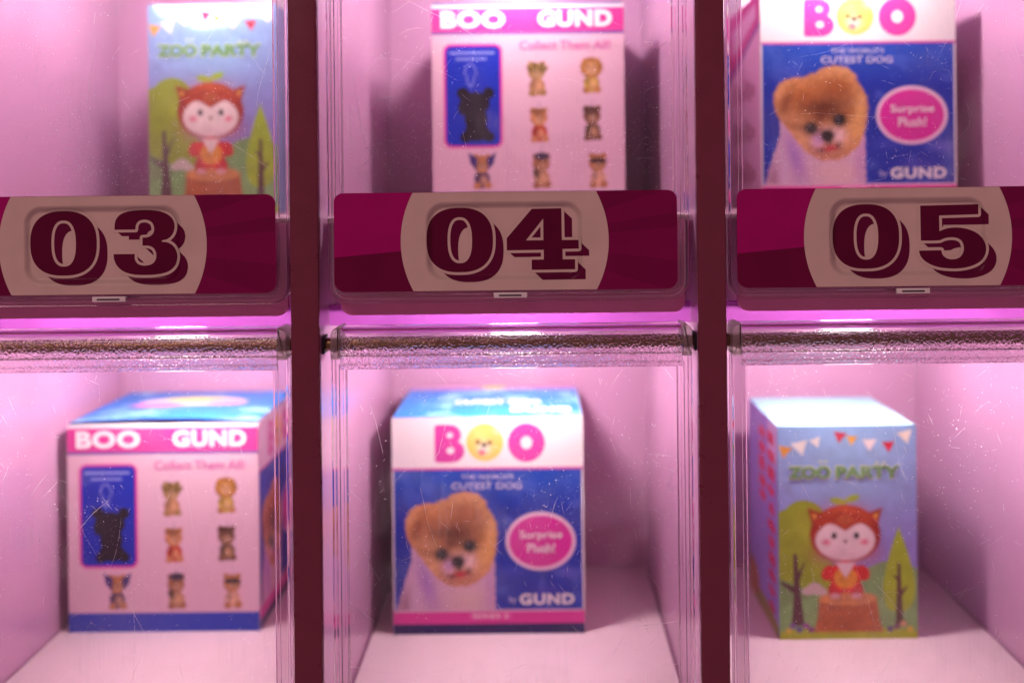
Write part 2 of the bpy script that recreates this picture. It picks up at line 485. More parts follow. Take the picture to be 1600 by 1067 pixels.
def contours(F, xs, ys):
    """marching squares at level 0, returns closed loops"""
    ny, nx = F.shape
    segs = {}
    def cross(a, b, fa, fb):
        t = fa/(fa-fb); return (a[0]+(b[0]-a[0])*t, a[1]+(b[1]-a[1])*t)
    neg = F < 0
    code = neg[:-1, :-1]*1 + neg[:-1, 1:]*2 + neg[1:, 1:]*4 + neg[1:, :-1]*8
    pos = {}
    nxt = {}
    table = {1:[(3,0)],2:[(0,1)],3:[(3,1)],4:[(1,2)],5:[(3,0),(1,2)],6:[(0,2)],7:[(3,2)],8:[(2,3)],9:[(2,0)],10:[(0,1),(2,3)],11:[(2,1)],12:[(1,3)],13:[(1,0)],14:[(0,3)]}
    for j, i in zip(*np.nonzero((code > 0) & (code < 15))):
        c = int(code[j, i])
        def key(e):
            return {0: ('h', j, i), 1: ('v', j, i+1), 2: ('h', j+1, i), 3: ('v', j, i)}[e]
        for a, b in table[c]:
            for e in (a, b):
                k = key(e)
                if k not in pos:
                    if k[0] == 'h': pos[k] = cross((xs[k[2]], ys[k[1]]), (xs[k[2]+1], ys[k[1]]), F[k[1], k[2]], F[k[1], k[2]+1])
                    else: pos[k] = cross((xs[k[2]], ys[k[1]]), (xs[k[2]], ys[k[1]+1]), F[k[1], k[2]], F[k[1]+1, k[2]])
            nxt[key(a)] = key(b)
    loops = []
    seen = set()
    for s0 in list(nxt):
        if s0 in seen: continue
        l = []; k = s0
        while k in nxt and k not in seen:
            seen.add(k); l.append(pos[k]); k = nxt[k]
        if len(l) > 6: loops.append(l)
    return loops

def fill_mesh(name, loops, y, mat):
    """flat filled outline (with holes) from loops of (x, z) in metres"""
    cu = bpy.data.curves.new(name, 'CURVE'); cu.dimensions = '2D'; cu.fill_mode = 'BOTH'
    for l in loops:
        sp = cu.splines.new('POLY'); sp.points.add(len(l)-1)
        for q, (x, z) in zip(sp.points, l): q.co = (x*1000, z*1000, 0, 1)
        sp.use_cyclic_u = True
    me = curve_to_mesh(cu)
    me.transform(Matrix(((0.001, 0, 0, 0), (0, 0, 1, y), (0, 0.001, 0, 0), (0, 0, 0, 1))))
    me.name = name
    me.materials.clear(); me.materials.append(mat)
    return me

def curve_to_mesh(cu):
    o = bpy.data.objects.new('tmp', cu); col.objects.link(o)
    dg = bpy.context.evaluated_depsgraph_get()
    me = bpy.data.meshes.new_from_object(o.evaluated_get(dg))
    bpy.data.objects.remove(o); bpy.data.curves.remove(cu)
    return me

def text_mesh(name, body, x0, x1, y0, y1, mat, bold=0.0, depth=0.0, spacing=1.0):
    """lettering fitted into a rectangle of art px; returns mesh with x/z in art px (y down)"""
    cu = bpy.data.curves.new(name, 'FONT'); cu.body = body; cu.size = 1; cu.offset = bold; cu.space_character = spacing
    cu.resolution_u = 4
    src = curve_to_mesh(cu)
    # a clean flat copy: every face turned towards the reader, no smoothing carried over
    me = bpy.data.meshes.new(name)
    me.from_pydata([tuple(v.co) for v in src.vertices], [], [tuple(p.vertices) if p.normal.z > 0 else tuple(reversed(p.vertices)) for p in src.polygons if p.area > 1e-9])
    bpy.data.meshes.remove(src)
    n = len(me.vertices)
    co = np.zeros(n*3); me.vertices.foreach_get('co', co); co = co.reshape(-1, 3)
    mn, mxx = co.min(0), co.max(0)
    out = np.zeros_like(co)
    out[:, 0] = x0 + (co[:, 0]-mn[0])/(mxx[0]-mn[0])*(x1-x0)
    out[:, 2] = y1 - (co[:, 1]-mn[1])/(mxx[1]-mn[1])*(y1-y0)
    me.vertices.foreach_set('co', out.ravel())
    me.name = name
    me.materials.clear(); me.materials.append(mat)
    return me

def art_to_local(me, W, H, y):
    n = len(me.vertices)
    co = np.zeros(n*3); me.vertices.foreach_get('co', co); co = co.reshape(-1, 3)
    co[:, 0] = (co[:, 0]-W/2)*P; co[:, 2] = (H-co[:, 2])*P; co[:, 1] = y
    me.vertices.foreach_set('co', co.ravel()); me.update()
    return me

# ------------------------------------------------------------------ the numerals on the doors
def Z(pts, ox, oy):      # enlarged-tracing coordinates to numeral px
    return [((x-ox)/5.926, (y-oy)/5.926) for x, y in pts]
def supere(cx, cy, rx, ry, n, k=72):
    out = []
    for i in range(k):
        a = 2*math.pi*i/k
        c, s = math.cos(a), math.sin(a)
        out.append((cx+rx*math.copysign(abs(c)**(2/n), c), cy+ry*math.copysign(abs(s)**(2/n), s)))
    return out
DIGITS = {
 '0': ([supere(51.7, 50, 51.7, 50, 2.5)], [supere(51.8, 50.2, 19.1, 35.8, 2.45)], []),
 '4': ([Z([(812,368),(1045,100),(1318,97),(1320,390),(1473,390),(1475,470),(1325,472),(1326,568),(1440,568),(1440,660),(1040,662),(1040,568),(1152,568),(1152,478),(812,480)], 812, 92)],
       [Z([(1150,190),(1150,390),(988,390)], 812, 92)],
       [(0-30, (543-92)/5.926, (1036-812)/5.926, (672-92)/5.926), ((1350-812)/5.926, (537-92)/5.926, 160, (566-92)/5.926)]),
 '3': ([smooth_poly(Z([(840,290),(842,240),(858,190),(900,147),(980,122),(1100,113),(1220,118),(1310,142),(1368,185),(1392,240),(1388,305),(1362,352),(1325,380),(1275,392),
        (1275,405),(1330,413),(1380,445),(1410,500),(1415,560),(1390,632),(1325,682),(1220,705),(1100,709),(1000,701),(915,672),(860,622),(834,565),(828,515),(1025,515),
        (1024,560),(1045,600),(1085,620),(1135,622),(1188,605),(1218,565),(1222,515),(1203,468),(1160,442),(1097,438),(1097,366),(1150,360),(1192,332),(1206,285),(1190,232),(1150,205),(1105,200),(1062,214),(1038,248),(1032,290)], 828, 113))], [], [(-30, (383-113)/5.926, (1068-828)/5.926, (470-113)/5.926), (-30, 40, 24, 62)]),
 '5': ([smooth_poly(Z([(865,98),(1400,90),(1400,182),(1038,190),(1040,335),(1110,310),(1205,303),(1300,318),(1385,355),(1442,412),(1468,480),(1460,550),(1418,612),(1338,655),(1225,678),(1100,676),(1000,657),(918,618),(868,568),(848,512),(1055,510),
        (1068,552),(1105,584),(1160,595),(1220,580),(1256,535),(1263,480),(1243,425),(1195,397),(1135,392),(1080,402),(1040,418),(868,420)], 848, 90))], [], [(-30, (481-90)/5.926, (1050-848)/5.926, (512-90)/5.926), ((1075-848)/5.926, (277-90)/5.926, 140, (303-90)/5.926)]),
}
_digit_cache = {}
def digit_layers(ch):
    if ch in _digit_cache: return _digit_cache[ch]
    outer, holes, clips = DIGITS[ch]
    g = 0.6
    xs = np.arange(-12, 145, g); ys = np.arange(-12, 130, g)
    X, Y = np.meshgrid(xs, ys)
    def sdf(dx, dy):
        d = poly_sdf(np.array(outer[0]), X-dx, Y-dy)
        for h in holes: d = np.maximum(d, -poly_sdf(np.array(h), X-dx, Y-dy))
        return d
    M = sdf(0, 0)
    S = M.copy()
    for k in range(1, 17): S = np.minimum(S, sdf(16.3*k/16, 15.6*k/16))
    for x0, y0, x1, y1 in clips:
        rd = np.maximum(np.maximum(x0-X, X-x1), np.maximum(y0-Y, Y-y1))
        S = np.maximum(S, -rd)
    O = M - 4.3
    r = [contours(F+1e-5, xs, ys) for F in (S, O, M)]
    _digit_cache[ch] = r
    return r

def digit_object(ch, ux, uy, parent, base_y):
    mats = (M_INK_S, M_LBL_W, M_INK)
    bm = bmesh.new()
    for k, loops in enumerate(digit_layers(ch)):
        me = fill_mesh('digit', [[((ux+x)*P, -(uy+y)*P) for x, y in l] for l in loops], base_y - 0.00006*(k+1), mats[k])
        nf = len(bm.faces)
        bm.from_mesh(me)
        bm.faces.ensure_lookup_table()
        for f in bm.faces[nf:]: f.material_index = k
        bpy.data.meshes.remove(me)
    for f in bm.faces:
        f.normal_update()
        if f.normal.y > 0: f.normal_flip()
    me = bpy.data.meshes.new('digit'); bm.to_mesh(me); bm.free()
    for m in mats: me.materials.append(m)
    return link_mesh('digit', me, parent)

# ------------------------------------------------------------------ the cabinet
WALL_L, WALL_R, PITCH = -342, 248, 634
FLOOR, CEIL, ROW = 38, 196, 837
DEPTH = 0.192
cab = empty('vending_cabinet', (0, 0, 0), 'pink toy vending cabinet with two rows of lit compartments behind clear doors', 'cabinet')

z_top, z_bot = (-(CEIL-ROW)+60)*P, -(FLOOR+ROW+180)*P
for k in range(-2, 2):
    x0 = WALL_R + PITCH*k; x1 = x0 + (PITCH-(WALL_R-WALL_L))
    d = link_mesh('divider', box_mesh('divider', x0*P, x1*P, 0.0005, DEPTH, z_bot, z_top, M_WALL), cab)
    link_mesh('divider_trim', box_mesh('divider_trim', x0*P-0.0001, x1*P+0.0001, -0.0022, 0.0004, z_bot, z_top, M_TRIM, 0.0011, 5), d)
xl, xr = (WALL_L-PITCH)*P, (WALL_R+PITCH)*P
link_mesh('back_panel', box_mesh('back_panel', xl-0.011, xr+0.011, DEPTH+0.0002, DEPTH+0.004, z_bot, z_top, M_BACK), cab)

for r_ in (-1, 0, 1):
    for c in (-1, 0, 1):
        X0, X1 = (WALL_L+PITCH*c)*P, (WALL_R+PITCH*c)*P
        zf = -(FLOOR+ROW*r_)*P; zc = -(CEIL+ROW*r_ + (75 if r_ < 0 else 0))*P     # upper ceiling set lower, out of view, to bring its lights nearer
        s = link_mesh('shelf', box_mesh('shelf', X0+0.0002, X1-0.0002, 0.030, DEPTH-0.0003, zc, zf-0.0022, M_WALL), cab)
        gap = 0.0011
        link_mesh('floor_panel', box_mesh('floor_panel', X0+gap, X1-gap, 0.0095, DEPTH-0.0008, zf-0.0020, zf, M_FLOOR, 0.0003, 1), s)
        if r_ < 1:
            # light bar under this shelf, for the compartment below
            xm = (X0+X1)/2; xa, xb = xm-0.012, xm+0.012
            b = link_mesh('light_bar', box_mesh('light_bar', xa, xb, 0.0800, 0.0925, zc-0.0022, zc-0.0001, M_DARK), cab)
            link_mesh('light_lens', box_mesh('light_lens', xa+0.001, xb-0.001, 0.0835, 0.0887, zc-0.0058, zc-0.0023, M_LED), b)
        link_mesh('shelf_lip', box_mesh('shelf_lip', X0+0.0002, X1-0.0002, 0.0160, 0.0172, zc-18*P, zc+16*P, M_LIP, 0.0003, 2), s)
        if r_ >= 0:
            pts = rrect((WALL_L+PITCH*c+26)*P, (WALL_R+PITCH*c-14)*P, -(194+ROW*r_)*P, -(46+ROW*r_)*P, (18*P, 18*P, 0.0005, 0.0005))
            link_mesh('shelf_front', prism_mesh('shelf_front', pts, 0.0085, 0.0105, M_FASCIA, 0.0004), cab)

# rods run the whole width through the dividers: one rod for each row of doors
def rod(uy, x0, x1):
    n = 32; r = 10*P; yc = 0.0066
    verts = []; faces = []
    for i, x in enumerate((x0, x1)):
        for k in range(n):
            a = 2*math.pi*k/n
            verts.append((x, yc+r*math.cos(a), -uy*P+r*math.sin(a)))
    for k in range(n): faces.append((k, (k+1) % n, n+(k+1) % n, n+k))
    faces.append(tuple(range(n))); faces.append(tuple(range(n, 2*n)))
    me = mesh_from('hinge_rod', verts, faces, [M_ROD])
    smooth_by_angle(me, 50)
    return me
for uy in (238, 238-ROW):
    for c in (-1, 0, 1):
        X0, X1 = (WALL_L+PITCH*c)*P+0.0001, (WALL_R+PITCH*c)*P-0.0001
        o = link_mesh('hinge_rod', rod(uy, X0, X1), cab)
        # dark bushings where the rod enters the dividers
        for xa, xb in ((X0, X0+0.0009), (X1-0.0009, X1)):
            link_mesh('bushing', box_mesh('bushing', xa, xb, 0.0022, 0.0110, -(uy+14)*P, -(uy-14)*P, M_DARK, 0.0003, 2), o)

# ---- door pieces, in the coordinates of the middle column
DL, DR = -329, 236
PROFILE = [(1.6, -0.0004), (0.0, 0.0002), (0.0, 0.0060), (4.6, 0.0060), (4.6, 0.0026), (17.2, 0.0026),
           (17.2, 0.0040), (22.8, 0.0040), (22.8, 0.0006), (13.4, 0.0006), (12.8, -0.0004)]
PROF = [(a*P, b) for a, b in PROFILE]

def sleeve_mesh(uyc):
    """clear barrel that wraps the rod and runs down into the pane"""
    yc, Ro, Ri = 0.0066, 29.5*P, 20.5*P
    outer, inner = [], []
    zc = -uyc*P
    outer.append((yc-Ro+0.0006, zc-36*P)); inner.append((yc-Ro+0.0030, zc-36*P))
    outer.append((yc-Ro+0.0001, zc-26*P)); inner.append((yc-Ri+0.0001, zc-26*P))
    outer.append((yc-Ro, zc-12*P)); inner.append((yc-Ri, zc-12*P))
    for k in range(0, 26):
        a = R(180 - k*170/25)
        outer.append((yc+Ro*math.cos(a), zc+Ro*math.sin(a))); inner.append((yc+Ri*math.cos(a), zc+Ri*math.sin(a)))
    prof = outer + inner[::-1]
    n = len(prof)
    xa, xb = (DL+15.5)*P, (DR-15.5)*P
    verts = [(xa, y, z) for y, z in prof] + [(xb, y, z) for y, z in prof]
    faces = [tuple(range(n)), tuple(reversed(range(n, 2*n)))] + [(i, (i+1) % n, n+(i+1) % n, n+i) for i in range(n)]
    me = mesh_from('hinge_sleeve', verts, faces, [M_GLASS, M_PEBBLE])
    for i in range(len(outer)-1): me.polygons[i+2].material_index = 1
    bm = bmesh.new(); bm.from_mesh(me); bmesh.ops.recalc_face_normals(bm, faces=bm.faces); bm.to_mesh(me); bm.free()
    smooth_by_angle(me, 40)
    return me

def cap_mesh(side, uyc):
    if side < 0: pts = rrect(DL*P, (DL+15)*P, -(uyc+20)*P, -(uyc-29.5)*P, (3*P, 3*P, 1*P, 13*P))
    else: pts = rrect((DR-15)*P, DR*P, -(uyc+20)*P, -(uyc-29.5)*P, (3*P, 3*P, 13*P, 1*P))
    return prism_mesh('hinge_cap', pts, -0.0014, 0.0125, M_CAP, 0.0009)

def label_mesh(y, x0=-318, x1=217, uy0=-1, uy1=153):
    """magenta sunburst sticker with a cream disc, layered inks"""
    bm = bmesh.new()
    mats = [M_LBL, M_LBL_D, M_LBL_M, M_LBL_W, M_LBL_R]
    def face(pts, yy, mi):
        f = bm.faces.new([bm.verts.new((px*P, yy, -pz*P)) for px, pz in pts])
        f.normal_update()
        if f.normal.y > 0: f.normal_flip()
        f.material_index = mi
    rr = rrect(x0, x1, -uy1, -uy0, (17, 17, 15, 15), 10)
    rr = [(a, -b) for a, b in rr]
    # body with real thickness
    n = len(rr)
    fr = [bm.verts.new((a*P, y, -b*P)) for a, b in rr]; bk = [bm.verts.new((a*P, y+0.00035, -b*P)) for a, b in rr]
    f = bm.faces.new(fr); f.normal_update()
    if f.normal.y > 0: f.normal_flip()
    for i in range(n): bm.faces.new((fr[i], fr[(i+1) % n], bk[(i+1) % n], bk[i]))
    cx, cyy = -52, 76
    def clip(poly, keep):           # Sutherland-Hodgman against the sticker's own (convex) outline
        out = poly
        m = len(keep)
        area2 = sum(keep[i][0]*keep[(i+1) % m][1]-keep[(i+1) % m][0]*keep[i][1] for i in range(m))
        sg = 1 if area2 > 0 else -1
        for i in range(m):
            a, b = keep[i], keep[(i+1) % m]
            src, out = out, []
            def ins(p): return sg*((b[0]-a[0])*(p[1]-a[1])-(b[1]-a[1])*(p[0]-a[0])) >= -1e-9
            for j in range(len(src)):
                p, q = src[j], src[(j+1) % len(src)]
                ip, iq = ins(p), ins(q)
                if ip: out.append(p)
                if ip != iq:
                    d1 = (b[0]-a[0])*(p[1]-a[1])-(b[1]-a[1])*(p[0]-a[0]); d2 = (b[0]-a[0])*(q[1]-a[1])-(b[1]-a[1])*(q[0]-a[0])
                    t = d1/(d1-d2); out.append((p[0]+(q[0]-p[0])*t, p[1]+(q[1]-p[1])*t))
            if len(out) < 3: return []
        return out
    inner = [(a*0.9985-0.08, (b-76)*0.9985+76) for a, b in rr]
    # lower left is dark; the right is mid with a few rays
    for a0, a1, mi in ((98, 175, 1), (-62, -26, 2), (-26, -17, 4), (-17, -9, 2), (-9, -4, 4), (-4, 7, 2), (7, 17, 4), (17, 30, 2), (30, 60, 4), (60, 98, 2)):
        pts = [(cx, cyy)] + [(cx+500*math.cos(R(a0+(a1-a0)*k/6)), cyy+500*math.sin(R(a0+(a1-a0)*k/6))) for k in range(7)]
        q = clip(pts, inner)
        if len(q) >= 3: face(q, y-0.00006, mi)
    circ = [(cx+162*math.cos(2*math.pi*k/128), min(max(cyy+162*math.sin(2*math.pi*k/128), uy0+0.5), uy1-0.5)) for k in range(128)]
    face(circ, y-0.00012, 3)
    me = bpy.data.meshes.new('number_label'); bm.to_mesh(me); bm.free()
    for m in mats: me.materials.append(m)
    return me

def specks(name, seed, x0, x1, z0, z1, n, mat, rmin, rmax, y=-0.0002, clusters=None):
    rnd = random.Random(seed)
    verts, faces = [], []
    for _ in range(n):
        if clusters and rnd.random() < 0.80:
            cx, cz, sx, sz = rnd.choice(clusters)
            x = rnd.gauss(cx, sx); z = rnd.gauss(cz, sz)
        else:
            x = rnd.uniform(x0, x1); z = rnd.uniform(z0, z1)
        if not (x0 < x < x1 and z0 < z < z1): continue
        r = rmin*(rmax/rmin)**(rnd.random()**2.6)
        b = len(verts); k = 5; a0 = rnd.uniform(0, 6.28); st = rnd.uniform(0.5, 1)
        for i in range(k):
            a = a0 + 2*math.pi*i/k
            verts.append((x+r*math.cos(a)*rnd.uniform(0.7, 1.2), y+rnd.uniform(-1, 1)*1e-5, z+r*math.sin(a)*st))
        faces.append(tuple(range(b+k-1, b-1, -1)))
    return mesh_from(name, verts, faces, [mat])

def scratch_lines(name, seed, x0, x1, z0, z1, n, long_n, y=-0.00025):
    rnd = random.Random(seed)
    verts, faces = [], []
    for q in range(n):
        long_ = q < long_n
        L = rnd.uniform(0.018, 0.042) if long_ else rnd.choice((rnd.uniform(0.0008, 0.003), rnd.uniform(0.001, 0.005), rnd.uniform(0.003, 0.011)))
        x = rnd.uniform(x0, x1); z = rnd.uniform(z0, z1)
        a = rnd.choice((rnd.gauss(1.57, 0.45), rnd.uniform(0, 3.14), rnd.gauss(0.8, 0.3), rnd.gauss(2.3, 0.3)))
        curl = rnd.gauss(0, 9 if long_ else 40)
        wd = rnd.uniform(0.000028, 0.00006) * (1.25 if long_ else 1.0)
        steps = max(6, int(L/0.0008)); ds = L/steps
        prev = None
        for i in range(steps+1):
            if x0 < x < x1 and z0 < z < z1:
                t = math.sin(math.pi*min(max(i/steps, 0.03), 0.97))**0.5
                hw = wd*t*rnd.uniform(0.5, 1.1)
                nxx, nz = -math.sin(a)*hw, math.cos(a)*hw
                b = len(verts); yy = y - q*2e-7
                verts += [(x-nxx, yy, z-nz), (x+nxx, yy, z+nz)]
                if prev is not None and rnd.random() > 0.10: faces.append((prev, b, b+1, prev+1))
                prev = b
            else: prev = None
            x += ds*math.cos(a); z += ds*math.sin(a); a += curl*ds + rnd.gauss(0, 0.03)
    return mesh_from(name, verts, faces, [mat_s])
mat_s = M_SCRATCH

DOORS = {(-1, 0): ('03', 8), (0, 0): ('04', 0), (1, 0): ('05', -6), (-1, 1): (None, 4), (0, 1): (None, 3), (1, 1): (None, -4)}
POS = {'03': ((50.5, 330.8), (179.7, 329.1)), '04': ((667.1, 325.5), (792.0, 325.5)), '05': ((1299.3, 319.9), (1433.1, 320.2))}
def unroll(px, py):
    s_, c_ = math.sin(R(0.6)), math.cos(R(0.6))
    dx, dy = px-840, py-300
    return dx*c_-dy*s_, dx*s_+dy*c_
sleeve_me = sleeve_mesh(238)
cap_l, cap_r = cap_mesh(-1, 238), cap_mesh(1, 238)
frame_me = ring_mesh('door', DL*P, DR*P, -(171+ROW)*P, -252*P, (30*P, 30*P, 0.0006, 0.0006), PROF, M_GLASS)
pane_me = box_mesh('pane', (DL+22)*P, (DR-22)*P, 0.0010, 0.0024, -(171+ROW-22)*P, -274*P, M_PANE)
lab_me = label_mesh(-0.0012)
for (c, r_), (num, jx) in DOORS.items():
    loc = ((PITCH*c+jx)*P, 0, (-(ROW*(r_-1)))*P)
    d = link_mesh('door', frame_me, cab, loc)
    d['label'] = ('clear acrylic flap door carrying the number %s on a magenta sticker' % num) if num else \
        'clear acrylic flap door in the bottom row, ' + {-1: 'below door 03', 0: 'below door 04', 1: 'below door 05'}[c]
    link_mesh('pane', pane_me, d)
    link_mesh('hinge_sleeve', sleeve_me, d)
    link_mesh('hinge_cap', cap_l, d); link_mesh('hinge_cap', cap_r, d)
    X0, X1, Z0, Z1 = (DL+24)*P, (DR-24)*P, -(ROW-4)*P, -278*P
    seed = (c+2)*10 + r_
    rnd = random.Random(seed)
    cl = []
    # dust gathers low on the pane, against the rim and in wiped patches
    if r_ == 0:
        cl = [(rnd.uniform(X0, X1), Z0+rnd.uniform(0.002, 0.02), 0.012, 0.006) for _ in range(5)] + [(rnd.uniform(X0, X1), Z0+rnd.uniform(0.01, 0.06), 0.008, 0.012) for _ in range(4)]
    else:
        cl = [(rnd.uniform(X0, X1), Z1-rnd.uniform(0.01, 0.11), 0.010, 0.014) for _ in range(9)]
    dm = link_mesh('dust', specks('dust', seed, X0, X1, Z0, Z1, 2300, M_DUST, 0.00005, 0.00023, clusters=cl), d); dm['kind'] = 'stuff'
    gm = link_mesh('grit', specks('grit', seed+77, X0, X1, Z0, Z1, 26, M_GRIT, 0.00005, 0.00016, y=-0.0003), d); gm['kind'] = 'stuff'
    sm = link_mesh('scratches', scratch_lines('scratches', seed+5, X0, X1, Z0, Z1, 230, 9), d); sm['kind'] = 'stuff'
    if num:
        # sticker and numerals; the door mesh sits one row up, so bring them back down
        off = (0, 0, -ROW*P)
        lo = link_mesh('number_label', lab_me, d, off)
        for ch, (px, py) in zip(num, POS[num]):
            ux, uy = unroll(px, py + 50)
            uy -= 50
            ux -= PITCH*c + jx
            o = digit_object(ch, ux, uy, d, -0.0012-0.00014)
            o.location = off
        link_mesh('latch_dark_strip', box_mesh('latch_dark_strip', -62*P, -27*P, -0.0015, -0.0013, -161.5*P, -159.3*P, M_DARK), d, off)  # dark strip stands in for the dark middle of the clip's reflection
        lt = link_mesh('latch', box_mesh('latch', -70*P, -18*P, -0.0012, 0.0010, -164.5*P, -156*P, M_WHITE, 0.0002, 2), d, off)  # white colour stands in for bright reflections on the clip

# ------------------------------------------------------------------ toy boxes
def puppy(a, ox, oy, k):
    """fluffy orange puppy portrait, in tracing px scaled by k"""
    T = lambda pts: [(ox+x*k, oy+y*k) for x, y in pts]
    body = smooth_poly(T([(20,1000),(45,900),(80,790),(110,700),(140,600),(150,500),(400,420),(700,480),(765,600),(770,760),(772,1000)]), 80, 4)
    head = smooth_poly(T([(92,370),(108,290),(165,225),(250,202),(340,190),(420,155),(490,122),(580,120),(655,145),(708,200),(738,270),(780,335),(792,420),(782,510),(765,600),(720,700),(640,770),(540,800),(430,800),(330,740),(250,650),(190,570),(140,510),(105,440)]), 80, 4)
    n = a.noise(3.2, 3)
    db = a.sd(body) + n*3; dh = a.sd(head) + n*3.4
    a.put(0.5-db/3, (208, 170, 192))
    inb = np.clip(0.5-db/3, 0, 1)
    def bb(x, y, rx, ry, c, al, rot=0, m=None):
        ca, sa = math.cos(R(rot)), math.sin(R(rot))
        X, Y = a.x-(ox+x*k), a.y-(oy+y*k)
        u = X*ca+Y*sa; v = -X*sa+Y*ca
        a.put(al*np.exp(-((u/(rx*k))**2+(v/(ry*k))**2))*(m if m is not None else 1), c)
    bb(250, 780, 60, 200, (150, 100, 190), .75, -18, inb)
    bb(90, 930, 60, 110, (140, 90, 110), .7, 10, inb)
    bb(160, 900, 40, 130, (215, 185, 215), .6, 0, inb)
    bb(560, 900, 180, 120, (222, 185, 180), .8, 0, inb)
    bb(740, 820, 50, 200, (190, 140, 190), .6, 0, inb)
    inh = np.clip(0.5-dh/3.5, 0, 1)
    a.put(inh, (206, 148, 96))
    for q in ((300, 330, 190, 110, (176, 104, 46), .9, -10), (560, 290, 180, 120, (146, 78, 30), .9, 10), (470, 420, 220, 85, (88, 36, 12), .95, 0),
              (440, 490, 60, 40, (95, 40, 20), .9, 0), (180, 390, 40, 90, (130, 75, 45), .85, 25), (600, 250, 70, 30, (145, 80, 36), .6, 15),
              (130, 300, 30, 60, (214, 160, 108), .8, 20), (250, 560, 90, 30, (140, 80, 35), .7, 15), (660, 460, 80, 30, (150, 88, 36), .7, -15),
              (740, 450, 40, 130, (218, 165, 100), .8, 0), (700, 580, 70, 80, (222, 165, 90), .8, 0), (620, 140, 60, 25, (214, 160, 110), .7, 15),
              (330, 640, 90, 80, (214, 160, 110), .8, 0), (500, 760, 190, 60, (176, 112, 84), .8, 0), (420, 680, 60, 90, (170, 110, 88), .4, 0)):
        bb(*q, m=inh)
    # muzzle, nose, mouth, eyes
    bb(420, 650, 48, 60, (205, 160, 205), 1, 10); bb(570, 620, 56, 62, (228, 190, 190), 1, -10); bb(500, 590, 60, 30, (210, 165, 160), .8)
    bb(490, 625, 44, 36, (4, 3, 4), 2.2); bb(500, 665, 20, 30, (30, 18, 20), 1)
    bb(445, 730, 40, 16, (70, 20, 30), 1, -10); bb(565, 700, 30, 22, (60, 20, 30), .9, -50)
    bb(512, 715, 46, 20, (176, 14, 46), 1.3, -8)
    for ex, ey in ((368, 568), (580, 510)):
        bb(ex, ey, 70, 52, (70, 34, 14), .9); bb(ex, ey, 37, 33, (3, 3, 4), 2.2); bb(ex-12, ey-14, 10, 10, (150, 150, 160), .5)
    # combed fur
    f = a.noise(1.6, 9) + 0.6*a.noise(4.5, 21)
    a.img *= (1 + np.clip(f, -1, 1)[..., None]*0.48*inh[..., None])

def dog_face(a, cx, cy, r):
    a.ell(cx, cy, r, r*0.97, (236, 200, 96), 2.2)
    a.blob(cx-0.3*r, cy-0.35*r, 0.5*r, 0.4*r, (244, 216, 130), .7)
    a.blob(cx+0.75*r, cy-0.65*r, 0.28*r, 0.25*r, (236, 220, 190), .8)
    a.blob(cx-0.05*r, cy+0.30*r, 0.36*r, 0.32*r, (240, 228, 214), 1)
    a.blob(cx-0.05*r, cy+0.14*r, 0.14*r, 0.12*r, (25, 18, 20), 1.3)
    a.blob(cx-0.38*r, cy-0.02*r, 0.12*r, 0.11*r, (25, 18, 20), 1.2); a.blob(cx+0.26*r, cy+0.02*r, 0.12*r, 0.11*r, (25, 18, 20), 1.2)
    a.blob(cx-0.16*r, cy+0.52*r, 0.18*r, 0.14*r, (214, 90, 130), 1.2)

MAG = (206, 66, 156)
def art_dog_front():
    W, H = 300, 325
    a = Art(W, H, 1.2, (232, 224, 224))
    # fat B, dog face, fat O
    B = MAG
    a.rect(67, 11, 92, 68, B, 5); a.ell(91, 26, 18, 15, B); a.ell(93, 51, 21, 17, B); a.rect(70, 11, 92, 41, B, 5); a.rect(70, 34, 94, 68, B, 4)
    a.ell(91, 27, 5, 4.2, (232, 224, 224)); a.ell(92, 50, 6, 5, (232, 224, 224))
    dog_face(a, 146, 38, 29)
    a.ell(211, 39, 29, 29, B); a.ell(211, 39, 9, 9.5, (232, 224, 224))
    a.rect(0, 75.5, 300, 80, (214, 96, 165), 0)
    a.rect(2.5, 79, 297, 290, (10, 46, 152), 0)
    n = a.noise(26, 12); m = (a.y > 80) & (a.y < 289) & (a.x > 3) & (a.x < 296)
    a.put(np.clip(n*1.3-0.18, 0, 0.34)*m, (92, 112, 205))
    a.put(np.clip(0.5-(a.y-80)/120, 0, 0.35)*m, (40, 104, 200))
    a.blob(240, 262, 26, 12, (80, 70, 170), .5); a.blob(275, 235, 16, 9, (110, 100, 200), .4); a.blob(190, 230, 22, 9, (70, 80, 190), .5)
    puppy(a, 1.0, 88, 0.206)
    a.rect(0, 289, 300, 326, (222, 190, 206)); a.rect(0, 291.5, 300, 312, (212, 58, 150)); a.rect(118, 293, 186, 303, (224, 92, 168))
    a.rect(-5, 310, 305, 335, (24, 20, 84))
    a.ell(232, 187, 55, 44, (232, 196, 216)); a.ell(232, 187, 49.5, 38.5, (208, 40, 150))
    return a
